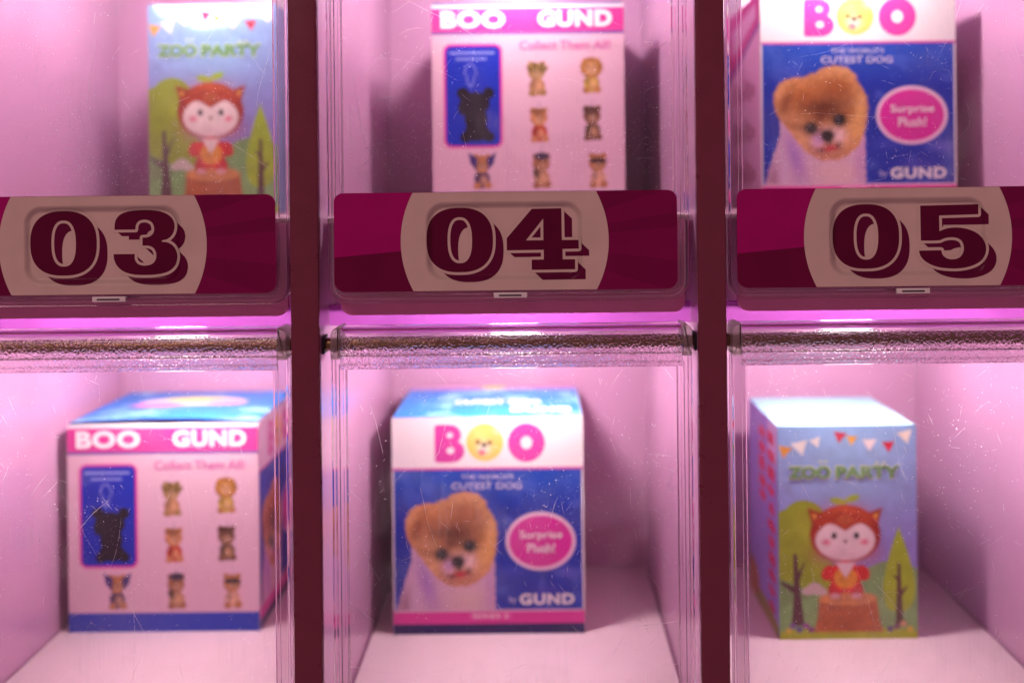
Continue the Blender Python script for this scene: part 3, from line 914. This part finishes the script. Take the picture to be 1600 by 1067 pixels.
def art_collect_front():
    W, H = 300, 318
    a = Art(W, H, 1.2, (218, 180, 196))
    a.rect(-5, -5, 305, 5, (236, 226, 228)); a.rect(-5, 5, 305, 42, (206, 62, 146)); a.rect(-5, 42, 305, 45.5, (46, 50, 150))
    a.rect(-5, 289, 305, 325, (30, 60, 168))
    a.rect(18, 60, 110, 220, (214, 48, 150), 12); a.rect(21.5, 63.5, 106.5, 216.5, (12, 46, 168), 9)
    a.rect(27, 72, 98, 75.5, (140, 150, 215)); a.rect(37, 81.5, 86, 85, (130, 140, 210))
    # bead-chain loop
    for k in range(60):
        t = 2*math.pi*k/60
        a.ell(60+9*math.sin(t)*(1.0 if math.cos(t) > 0 else 0.6+0.4*math.cos(t)*-0), 108-17*math.cos(t), 0.9, 0.9, (150, 155, 220), 1.0, .8)
    K = (26, 24, 34)
    for q in ((48, 136, 10, 9), (88, 136, 9, 9), (66, 152, 24, 18), (68, 176, 18, 20), (52, 204, 9, 8), (88, 203, 9, 8), (69, 196, 20, 14), (48, 158, 8, 12)):
        a.ell(*q, K, 2)
    toys = [(164, 116, (150, 118, 70), (178, 130, 92), 'leaf'), (249, 112, (170, 118, 58), (182, 150, 60), 'round'), (167, 187, (190, 128, 84), (176, 52, 34), 'cap'),
            (250, 185, (110, 70, 46), (92, 66, 46), 'cap'), (77, 262, (176, 118, 70), (74, 52, 92), 'wing'), (170, 262, (150, 100, 66), (176, 132, 100), 'hat'), (258, 262, (168, 112, 66), (206, 160, 140), 'mask')]
    for cx, cy_, c1, c2, kind in toys:
        cy_ -= 5 if cy_ < 240 else 9
        a.rect(cx-0.6, cy_-34, cx+0.6, cy_-18, (150, 120, 140), 0, 1, .5)
        a.ell(cx, cy_+16, 12.5, 14, c2, 2.5); a.ell(cx-8, cy_+26, 6, 5, c1, 2); a.ell(cx+9, cy_+25, 6, 5.5, c1, 2)
        a.ell(cx-1, cy_-8, 13.5, 13.5, c1, 2.5)
        a.ell(cx-10, cy_-19, 4.5, 4.5, c1, 2); a.ell(cx+9, cy_-19, 4.5, 4.5, c1, 2)
        if kind == 'leaf':
            for s_ in (-11, -3, 6, 12): a.ell(cx+s_, cy_-17+abs(s_)*.5, 3.4, 7, (112, 92, 44), 2, 1, s_*4)
        if kind == 'round': a.ell(cx, cy_-9, 17.5, 16, (164, 110, 48), 2.5); a.ell(cx, cy_-8, 9, 9, (192, 142, 88), 3)
        if kind == 'wing':
            a.poly([(cx-22, cy_-26), (cx-6, cy_-16), (cx-8, cy_+2), (cx-18, cy_-8)], (60, 46, 110)); a.poly([(cx+22, cy_-26), (cx+6, cy_-16), (cx+8, cy_+2), (cx+18, cy_-8)], (60, 46, 110))
            a.ell(cx, cy_-8, 8.5, 9, c1, 2)
        if kind == 'hat': a.ell(cx, cy_-19, 12, 6, (62, 52, 74), 2); a.ell(cx-9, cy_+6, 5, 7, (86, 64, 50), 2)
        if kind == 'mask': a.ell(cx, cy_-11, 13, 4.5, (36, 26, 40), 2)
        if kind == 'cap': a.ell(cx-3, cy_-17, 12, 5.5, tuple(int(v*.72) for v in c1), 2)
        a.blob(cx, cy_-4, 6, 5, (216, 172, 140), .7)
        a.blob(cx-4, cy_-9, 1.8, 1.8, (30, 20, 20), 1); a.blob(cx+4, cy_-9, 1.8, 1.8, (30, 20, 20), 1); a.blob(cx, cy_-4, 2, 1.6, (30, 20, 20), 1)
        a.blob(cx+2, cy_+17, 6, 7, (214, 164, 122), .75); a.blob(cx-6, cy_+12, 4, 7, tuple(int(v*.5) for v in c2), .6)
    f = a.noise(3, 8)
    m = ((a.x > 118) | (a.y > 224)) & (a.y > 70) & (a.y < 288)
    d = np.abs(a.img - lin((218, 180, 196))).sum(-1) > 0.08
    a.img *= (1+0.5*np.clip(f, -1, 1)*(m & d))[..., None]
    return a
def art_party_front():
    W, H = 210, 333
    a = Art(W, H, 1.1, (148, 158, 220))
    t = np.clip(a.y/190, 0, 1)[..., None]
    a.img[:] = lin((140, 176, 224))*(1-t) + lin((146, 138, 206))*t
    a.blob(105, 60, 95, 70, (158, 200, 234), .7)  # pale blue patch paints the wrap film's highlight into the print
    # bunting
    def pen(x, y, c, s=9, rot=0):
        r_ = R(rot); q = [(-s, -s*0.7), (s, -s*0.7), (0, s)]
        a.poly([(x+u*math.cos(r_)-v*math.sin(r_), y+u*math.sin(r_)+v*math.cos(r_)) for u, v in q], c, 2)
    for x, y, c, s_, r_ in ((10, 40, (222, 160, 70), 11, 10), (34, 34, (240, 236, 226), 13, -14), (58, 26, (240, 234, 225), 9, -20), (94, 18, (206, 40, 70), 10, 10), (112, 23, (226, 168, 60), 9, 6), (139, 30, (240, 224, 220), 11, 0), (168, 33, (206, 36, 66), 10, -4), (194, 18, (238, 226, 210), 12, -14)):
        pen(x, y, c, s_, r_)
    # hills, trees
    a.ell(25, 262, 70, 78, (122, 158, 96), 2); a.ell(170, 290, 70, 78, (126, 168, 104), 2); a.ell(105, 330, 130, 70, (132, 176, 108), 2)
    for q in ((38, 150, 34, 34), (14, 170, 30, 40), (62, 180, 34, 38), (30, 205, 44, 42), (60, 235, 34, 26)): a.ell(*q, (150, 170, 40), 2)
    a.blob(40, 160, 24, 22, (176, 190, 54), .6)
    tree = smooth_poly([(182, 158), (196, 200), (206, 250), (200, 282), (182, 294), (164, 284), (158, 250), (168, 200)], 60, 4)
    a.poly(tree, (164, 190, 44), 2)
    a.poly([(180, 215), (184, 215), (188, 312), (176, 312)], (86, 56, 52)); a.poly([(182, 262), (194, 250), (195, 253), (184, 270)], (86, 56, 52)); a.poly([(181, 246), (172, 234), (173, 233), (183, 240)], (86, 56, 52))
    a.poly([(22, 200), (27, 200), (31, 250), (38, 312), (18, 312), (22, 260)], (84, 52, 56)); a.poly([(22, 262), (2, 246), (3, 242), (24, 252)], (84, 52, 56)); a.poly([(28, 232), (38, 212), (39, 215), (30, 244)], (84, 52, 56))
    for q in ((44, 258, 10, 6), (54, 254, 12, 9), (64, 259, 9, 6)): a.ell(*q, (214, 198, 190), 2)
    a.ell(105, 336, 140, 22, (168, 186, 52), 2)
    # tree stump
    a.poly([(60, 270), (148, 270), (152, 305), (158, 322), (52, 322), (58, 300)], (176, 100, 52), 2); a.ell(104, 270, 44, 11, (214, 146, 84), 2)
    a.blob(104, 300, 34, 18, (160, 84, 42), .6); a.ell(104, 269, 30, 6, (198, 128, 70), 2, .6)
    # flowers
    for x, y, c in ((20, 312, (120, 90, 150)), (30, 318, (90, 80, 140)), (40, 312, (150, 70, 150)), (14, 320, (210, 190, 70)), (48, 318, (128, 62, 120)), (178, 314, (130, 90, 110)), (188, 310, (226, 170, 130)), (168, 318, (100, 80, 130)), (198, 318, (210, 190, 70))):
        a.ell(x, y, 5, 4.5, c, 2)
    # a plain little toy animal with a sprout
    a.ell(90, 118, 12, 5.5, (156, 196, 62), 2, 1, 12); a.ell(112, 114, 12, 5.5, (156, 196, 62), 2, 1, -20); a.rect(99, 116, 103, 130, (150, 190, 60), 1)
    O = (160, 46, 26)
    a.poly([(44, 128), (74, 140), (52, 160)], O, 3); a.poly([(158, 128), (128, 140), (150, 160)], O, 3)
    a.poly([(50, 136), (64, 142), (55, 152)], (228, 164, 70), 2); a.poly([(152, 136), (138, 142), (147, 152)], (228, 164, 70), 2)
    a.ell(101, 170, 54, 46, O, 2.5); a.blob(101, 140, 34, 18, (222, 108, 56), .8); a.blob(66, 196, 18, 18, (170, 54, 28), .6); a.blob(138, 196, 18, 18, (170, 54, 28), .6)
    a.ell(101, 179, 45, 31, (246, 226, 224), 3)
    a.poly(smooth_poly([(60, 152), (80, 140), (101, 136), (122, 140), (142, 152), (120, 154), (101, 165), (82, 154)], 60, 4), (176, 62, 32), 3)
    a.ell(101, 147, 13, 8, (196, 100, 56), 3)
    a.blob(101, 205, 34, 12, (220, 180, 190), .5)
    for s_ in (-1, 1):
        a.ell(101+s_*17, 172, 4.2, 5.2, (46, 30, 34), 2); a.blob(101+s_*29, 182, 6, 4, (228, 110, 140), 1.2)
        a.ell(101+s_*26, 230, 10, 13, (206, 44, 40), 2, 1, -s_*28); a.ell(101+s_*16, 256, 11, 12, (196, 40, 40), 2); a.ell(101+s_*16, 266, 8, 4.5, (226, 170, 170), 2)
    a.poly([(97, 179), (105, 179), (101, 185)], (120, 40, 40), 2)
    a.ell(101, 236, 24, 25, (210, 46, 40), 2); a.ell(101, 238, 18, 17, (224, 150, 52), 2); a.poly([(86, 214), (116, 214), (101, 238)], (238, 216, 216), 3)
    fz = a.noise(2.6, 31); red = (a.img[..., 0] > 2.2*a.img[..., 1]) & (a.img[..., 0] > 0.1)
    a.img *= (1 + 0.55*np.clip(fz, -1, 1)*red)[..., None]
    fz = a.noise(14, 32); a.img *= (1 + 0.16*np.clip(fz, -1, 1))[..., None]
    return a
def art_sky_top(kind):
    W, H = 300, 300
    a = Art(W, H, 2.5, (30, 120, 205))
    n = a.noise(40, 4 + kind); a.put(np.clip(n*2.2-0.2, 0, 0.8), (150, 205, 240))
    if kind == 0:
        a.rect(-5, -5, 305, 40, (225, 150, 190), 0, 14, .8); a.ell(150, 22, 24, 18, (230, 205, 110), 6)
    else:
        a.ell(150, 120, 90, 44, (228, 215, 228), 8); a.ell(150, 100, 60, 30, (238, 222, 120), 10); a.ell(96, 156, 44, 22, (226, 120, 176), 9); a.ell(205, 130, 36, 26, (232, 150, 190), 9)
    return a
def art_party_side():
    a = Art(200, 333, 1.6, (150, 142, 214))
    a.rect(140, -5, 205, 60, (215, 205, 232), 0, 20, .8)
    rg = random.Random(3)
    for cx, y0, y1 in ((160, 20, 300), (100, 20, 130)):
        y = y0
        while y < y1:
            h = rg.uniform(20, 26)
            for _ in range(3):
                a.rect(cx-24+rg.uniform(0, 8), y+rg.uniform(0, h*0.6), cx+24-rg.uniform(0, 8), y+h*0.35+rg.uniform(0, h*0.65), (206, 26, 84), 3, 3)
            a.ell(cx+rg.uniform(-5, 5), y+h/2, 12, h*0.4, (206, 26, 84), 3)
            y += h + 4
    a.ell(100, 345, 150, 40, (150, 160, 60), 3); a.ell(20, 300, 50, 30, (170, 120, 60), 4)
    return a
def art_plain_side():
    a = Art(300, 325, 2, (226, 190, 212))
    a.poly([(0, 0), (300, 0), (300, 44), (0, 110)], (205, 60, 150), 3); a.poly([(40, 30), (270, 12), (270, 34), (40, 74)], (228, 190, 214), 3)
    a.poly([(0, 110), (300, 44), (300, 50), (0, 118)], (60, 50, 150), 2)
    for y in (140, 205, 270):
        for k in range(6):
            a.rect(60+k*34, y-20+7*(k % 3), 86+k*34, y+18-5*(k % 2), (160, 96, 120), 4, 4, .8)
    return a

ARTS = {}
def get_print(key, mat=None):
    k = (key, mat.name if mat else '')
    if k not in ARTS:
        a = {'dog': art_dog_front, 'collect': art_collect_front, 'party': art_party_front, 'top0': lambda: art_sky_top(0), 'top1': lambda: art_sky_top(1),
             'pside': art_party_side, 'plain': art_plain_side}[key]()
        ARTS[k] = a.mesh(key + '_print', mat or M_PRINT)
    return ARTS[k]

def letter(body, x0, x1, y0, y1, mat, W, H, parent, bold=0.02, y=-0.00014, name='lettering', spacing=1.0):
    me = text_mesh(name, body, x0, x1, y0, y1, mat, bold, spacing=spacing)
    art_to_local(me, W, H, y)
    return link_mesh(name, me, parent)

def carton_mesh(Wp, Hp, D, mat, r=0.0008):
    return box_mesh('carton', -Wp/2*P, Wp/2*P, 0.0, D, 0.0, Hp*P, mat, r, 3)

def place(ux_left, ux_right, ratio, floor_uy):
    """metres from a front face measured in photograph px at depth ratio"""
    y = CAM_D*(1/ratio - 1)
    wpx = (ux_right-ux_left)/ratio
    return y, wpx, (ux_left+ux_right)/2/ratio

def scale_obj(o, sx, sz):
    o.scale = (sx, 1, sz)

def dog_box(x_l, x_r, ratio, row, Hpx, D, label, loc_name, left_side=None, yaw=0, top=0):
    y, Wp, cx = place(x_l, x_r, ratio, row)
    zf = -(FLOOR+ROW*row)*P
    root = empty('toy_box', (cx*P, y, zf+0.0001), label, 'toy box', 'small toy cartons in the compartments')
    root.rotation_euler = (0, 0, R(yaw))
    Hp = Hpx/ratio
    link_mesh('carton', carton_mesh(Wp, Hp, D, M_CARTON), root)
    fp = link_mesh('front_print', get_print('dog'), root, (0, -0.00022, 0))
    scale_obj(fp, Wp/300, Hp/325)
    W, H = 300, 325
    letter("THE WORLD'S", 108, 190, 86, 93, M_PALE, W, H, fp, 0.008)
    letter('CUTEST DOG', 93, 203, 98, 108, M_PALE, W, H, fp, 0.012)
    letter('Surprise', 199, 266, 171, 186, M_WHITE, W, H, fp, 0.01)
    letter('Plush!', 211, 254, 190, 204, M_WHITE, W, H, fp, 0.01)
    letter('GUND', 198, 284, 265, 282, M_WHITE, W, H, fp, 0.045, spacing=1.12)
    letter('by', 182, 193, 269, 281, M_PALE, W, H, fp, 0.0)
    letter('SERIES 2', 124, 180, 294.5, 302, M_WHITE, W, H, fp, 0.0)
    tp = link_mesh('top_print', get_print('top%d' % top), root)
    tp.rotation_euler = (R(-90), 0, 0)
    tp.location = (0, 0.0, Hp*P+0.00022); scale_obj(tp, Wp/300*0.985, D/(300*P)*0.99)
    letter('CUTEST DOG', 90, 235, 150, 190, M_WHITE, 300, 300, tp, 0.04)
    letter('GUND', 185, 285, 222, 262, M_WHITE, 300, 300, tp, 0.045, spacing=1.12)
    if left_side:
        sp = link_mesh('side_print', get_print(left_side), root)
        sp.rotation_euler = (0, 0, R(-90)); sp.location = (-Wp/2*P-0.00022, D/2, 0)
        scale_obj(sp, D/(300*P)*0.985, Hp/325)
    return root

def collect_box(x_l, x_r, ratio, row, Hpx, D, label, flap=False, yaw=0):
    y, Wp, cx = place(x_l, x_r, ratio, row)
    zf = -(FLOOR+ROW*row)*P
    root = empty('toy_box', (cx*P, y, zf+0.0001), label, 'toy box', 'small toy cartons in the compartments')
    root.rotation_euler = (0, 0, R(yaw))
    Hp = Hpx/ratio
    link_mesh('carton', carton_mesh(Wp, Hp, D, M_CARTON), root)
    fp = link_mesh('front_print', get_print('collect'), root, (0, -0.00022, 0))
    scale_obj(fp, Wp/300, Hp/318)
    W, H = 300, 318
    letter('BOO', 14, 115, 9, 36, M_WHITE, W, H, fp, 0.05, spacing=1.1)
    letter('GUND', 166, 282, 9, 35, M_WHITE, W, H, fp, 0.05, spacing=1.1)
    letter('Collect Them All!', 137, 279, 56, 70, M_PINKTXT, W, H, fp, 0.012)
    # right side shows the dog design too
    sp = link_mesh('side_print', get_print('dog'), root)
    sp.rotation_euler = (0, 0, R(90)); sp.location = (Wp/2*P+0.00022, D/2, 0)
    scale_obj(sp, D/(300*P)*0.985, Hp/325)
    # tuck flap on top, bowed a little off the box
    n = 24; verts = []; faces = []
    t = 0.0005
    for i in range(n+1):
        u = i/n
        lift = 0.0004 + (0.0019*math.sin(math.pi*u)**0.8 if flap else 0)
        x = (u-0.5)*Wp*P*0.985
        verts += [(x, 0.0006, Hp*P+lift), (x, 0.0006, Hp*P+lift+t), (x, D-0.0008, Hp*P+0.0003+t), (x, D-0.0008, Hp*P+0.0003)]
    for i in range(n):
        a = i*4
        for k in range(4): faces.append((a+k, a+4+k, a+4+(k+1) % 4, a+(k+1) % 4))
    faces.append((0, 1, 2, 3)); faces.append((4*n+3, 4*n+2, 4*n+1, 4*n))
    me = mesh_from('top_flap', verts, faces, [M_BLUECARD])
    bm = bmesh.new(); bm.from_mesh(me); bmesh.ops.recalc_face_normals(bm, faces=bm.faces); bm.to_mesh(me); bm.free()
    fl = link_mesh('top_flap', me, root)
    # the print follows the bow of the flap
    tm = get_print('top1').copy()
    nv = len(tm.vertices); co = np.zeros(nv*3); tm.vertices.foreach_get('co', co); co = co.reshape(-1, 3)
    u = co[:, 0]/(300*P)+0.5; v = 1 - co[:, 2]/(300*P)        # v = 0 at the back
    lift = 0.0003 + (0.0001 + (0.0019*np.sin(np.pi*np.clip(u, 0, 1))**0.8 if flap else 0))*v
    out = np.stack([co[:, 0]/(300*P)*Wp*P*0.983, 0.0006+(1-v)*(D-0.0016), Hp*P+lift+t+0.00015], 1)
    tm.vertices.foreach_set('co', out.ravel()); tm.update()
    link_mesh('top_print', tm, fl)
    return root

def party_box(x_l, x_r, ratio, row, Hpx, D, label, wrapped=False, yaw=0):
    y, Wp, cx = place(x_l, x_r, ratio, row)
    zf = -(FLOOR+ROW*row)*P
    root = empty('toy_box', (cx*P, y, zf+0.0001), label, 'toy box', 'small toy cartons in the compartments')
    root.rotation_euler = (0, 0, R(yaw))
    Hp = Hpx/ratio
    link_mesh('carton', carton_mesh(Wp, Hp, D, M_SKYCARD), root)
    fp = link_mesh('front_print', get_print('party', M_PRINT_F if wrapped else None), root, (0, -0.00022, 0))
    scale_obj(fp, Wp/210, Hp/333)
    W, H = 210, 333
    for (txt, xa, xb) in (('ZOO', 16, 79), ('PARTY', 88, 184)):
        letter(txt, xa-2, xb+2, 62, 84, M_GREENPALE, W, H, fp, 0.06, -0.00012)
        letter(txt, xa, xb, 64, 82, M_GREEN, W, H, fp, 0.035, -0.00026)
    for (xa, ya, s_) in ((64, 56, -1), (72, 56, 1), (150, 59, -1), (160, 59, 1)):
        pts = [((xa-W/2+s_*math.cos(t)*3.2)*P, (H-ya+math.sin(t)*2.2+s_*math.cos(t)*1.2)*P) for t in [2*math.pi*k/10 for k in range(10)]]
        me = mesh_from('leaf_mark', [(x, -0.0002, z) for x, z in pts], [tuple(range(10))], [M_GREENPALE])
        link_mesh('leaf_mark', me, fp)
    sp = link_mesh('side_print', get_print('pside'), root)
    sp.rotation_euler = (0, 0, R(-90)); sp.location = (-Wp/2*P-0.00022, D/2, 0)
    scale_obj(sp, D/(200*P)*0.97, Hp/333)
    if wrapped:
        # loose clear film gathered along the top edge
        n = 40; verts = []; faces = []
        rnd = random.Random(4)
        ph = [rnd.uniform(0, 6) for _ in range(6)]
        rows = 22
        for j in range(rows):
            v = j/(rows-1)
            for i in range(n+1):
                u = i/n
                wav = sum(math.sin(u*(5+4*k)+ph[k]+v*7*(k+1))/(k+1.5) for k in range(4))
                verts.append(((u-0.5)*Wp*P*1.01, -0.0016-0.0012*wav*(1-v)**2+0.0030*max(0, 1-v*7), Hp*P*(1.006-0.97*v)+0.0008*wav*(1-v)))
        for j in range(rows-1):
            for i in range(n):
                a = j*(n+1)+i
                faces.append((a, a+n+1, a+n+2, a+1))
        me = mesh_from('film_wrap', verts, faces, [M_FILM], smooth=True)
        link_mesh('film_wrap', me, root)
    return root

def wrap_film():
    m, N, L, b = new_mat('clear_wrap_film')
    N.remove(b)
    tr = N.new('ShaderNodeBsdfTransparent'); gl = N.new('ShaderNodeBsdfGlossy'); gl.inputs['Roughness'].default_value = 0.16
    lw = N.new('ShaderNodeLayerWeight'); lw.inputs['Blend'].default_value = 0.35
    mr = N.new('ShaderNodeMapRange'); mr.inputs['To Min'].default_value = 0.02; mr.inputs['To Max'].default_value = 0.6
    L.new(lw.outputs['Fresnel'], mr.inputs['Value'])
    mx = N.new('ShaderNodeMixShader'); L.new(mr.outputs[0], mx.inputs[0]); L.new(tr.outputs[0], mx.inputs[1]); L.new(gl.outputs[0], mx.inputs[2])
    df = N.new('ShaderNodeBsdfTranslucent'); df.inputs[0].default_value = (0.9, 0.9, 0.95, 1)
    d2 = N.new('ShaderNodeBsdfDiffuse'); d2.inputs[0].default_value = (0.9, 0.9, 0.95, 1)
    ad = N.new('ShaderNodeMixShader'); L.new(df.outputs[0], ad.inputs[1]); L.new(d2.outputs[0], ad.inputs[2])
    m4 = N.new('ShaderNodeMixShader'); m4.inputs[0].default_value = 0.02
    L.new(mx.outputs[0], m4.inputs[1]); L.new(ad.outputs[0], m4.inputs[2])
    L.new(m4.outputs[0], N['Material Output'].inputs['Surface'])
    return m
M_FILM = wrap_film()

# upper row (floor just below eye level), then lower row
party_box(-606, -405, 0.762, 0, 326, 0.060, 'sky blue carton with an orange toy animal, in film wrap behind door 03', wrapped=True)
collect_box(-163, 137, 0.787, 0, 322, 0.080, 'white carton side with pink header and small toy pictures behind door 04')
dog_box(350, 655, 0.795, 0, 338, 0.080, 'blue puppy picture carton behind door 05', 'door 05', left_side='plain')
collect_box(-739, -441, 0.777, 1, 323, 0.078, 'white and pink toy list carton with a bowed top, in the lower row', flap=True)
dog_box(-232, 67, 0.787, 1, 338, 0.078, 'blue puppy picture carton in the lower row below door 04', 'lower', top=0)
party_box(371, 587, 0.803, 1, 333, 0.066, 'sky blue carton with an orange toy animal, in the lower row below door 05')
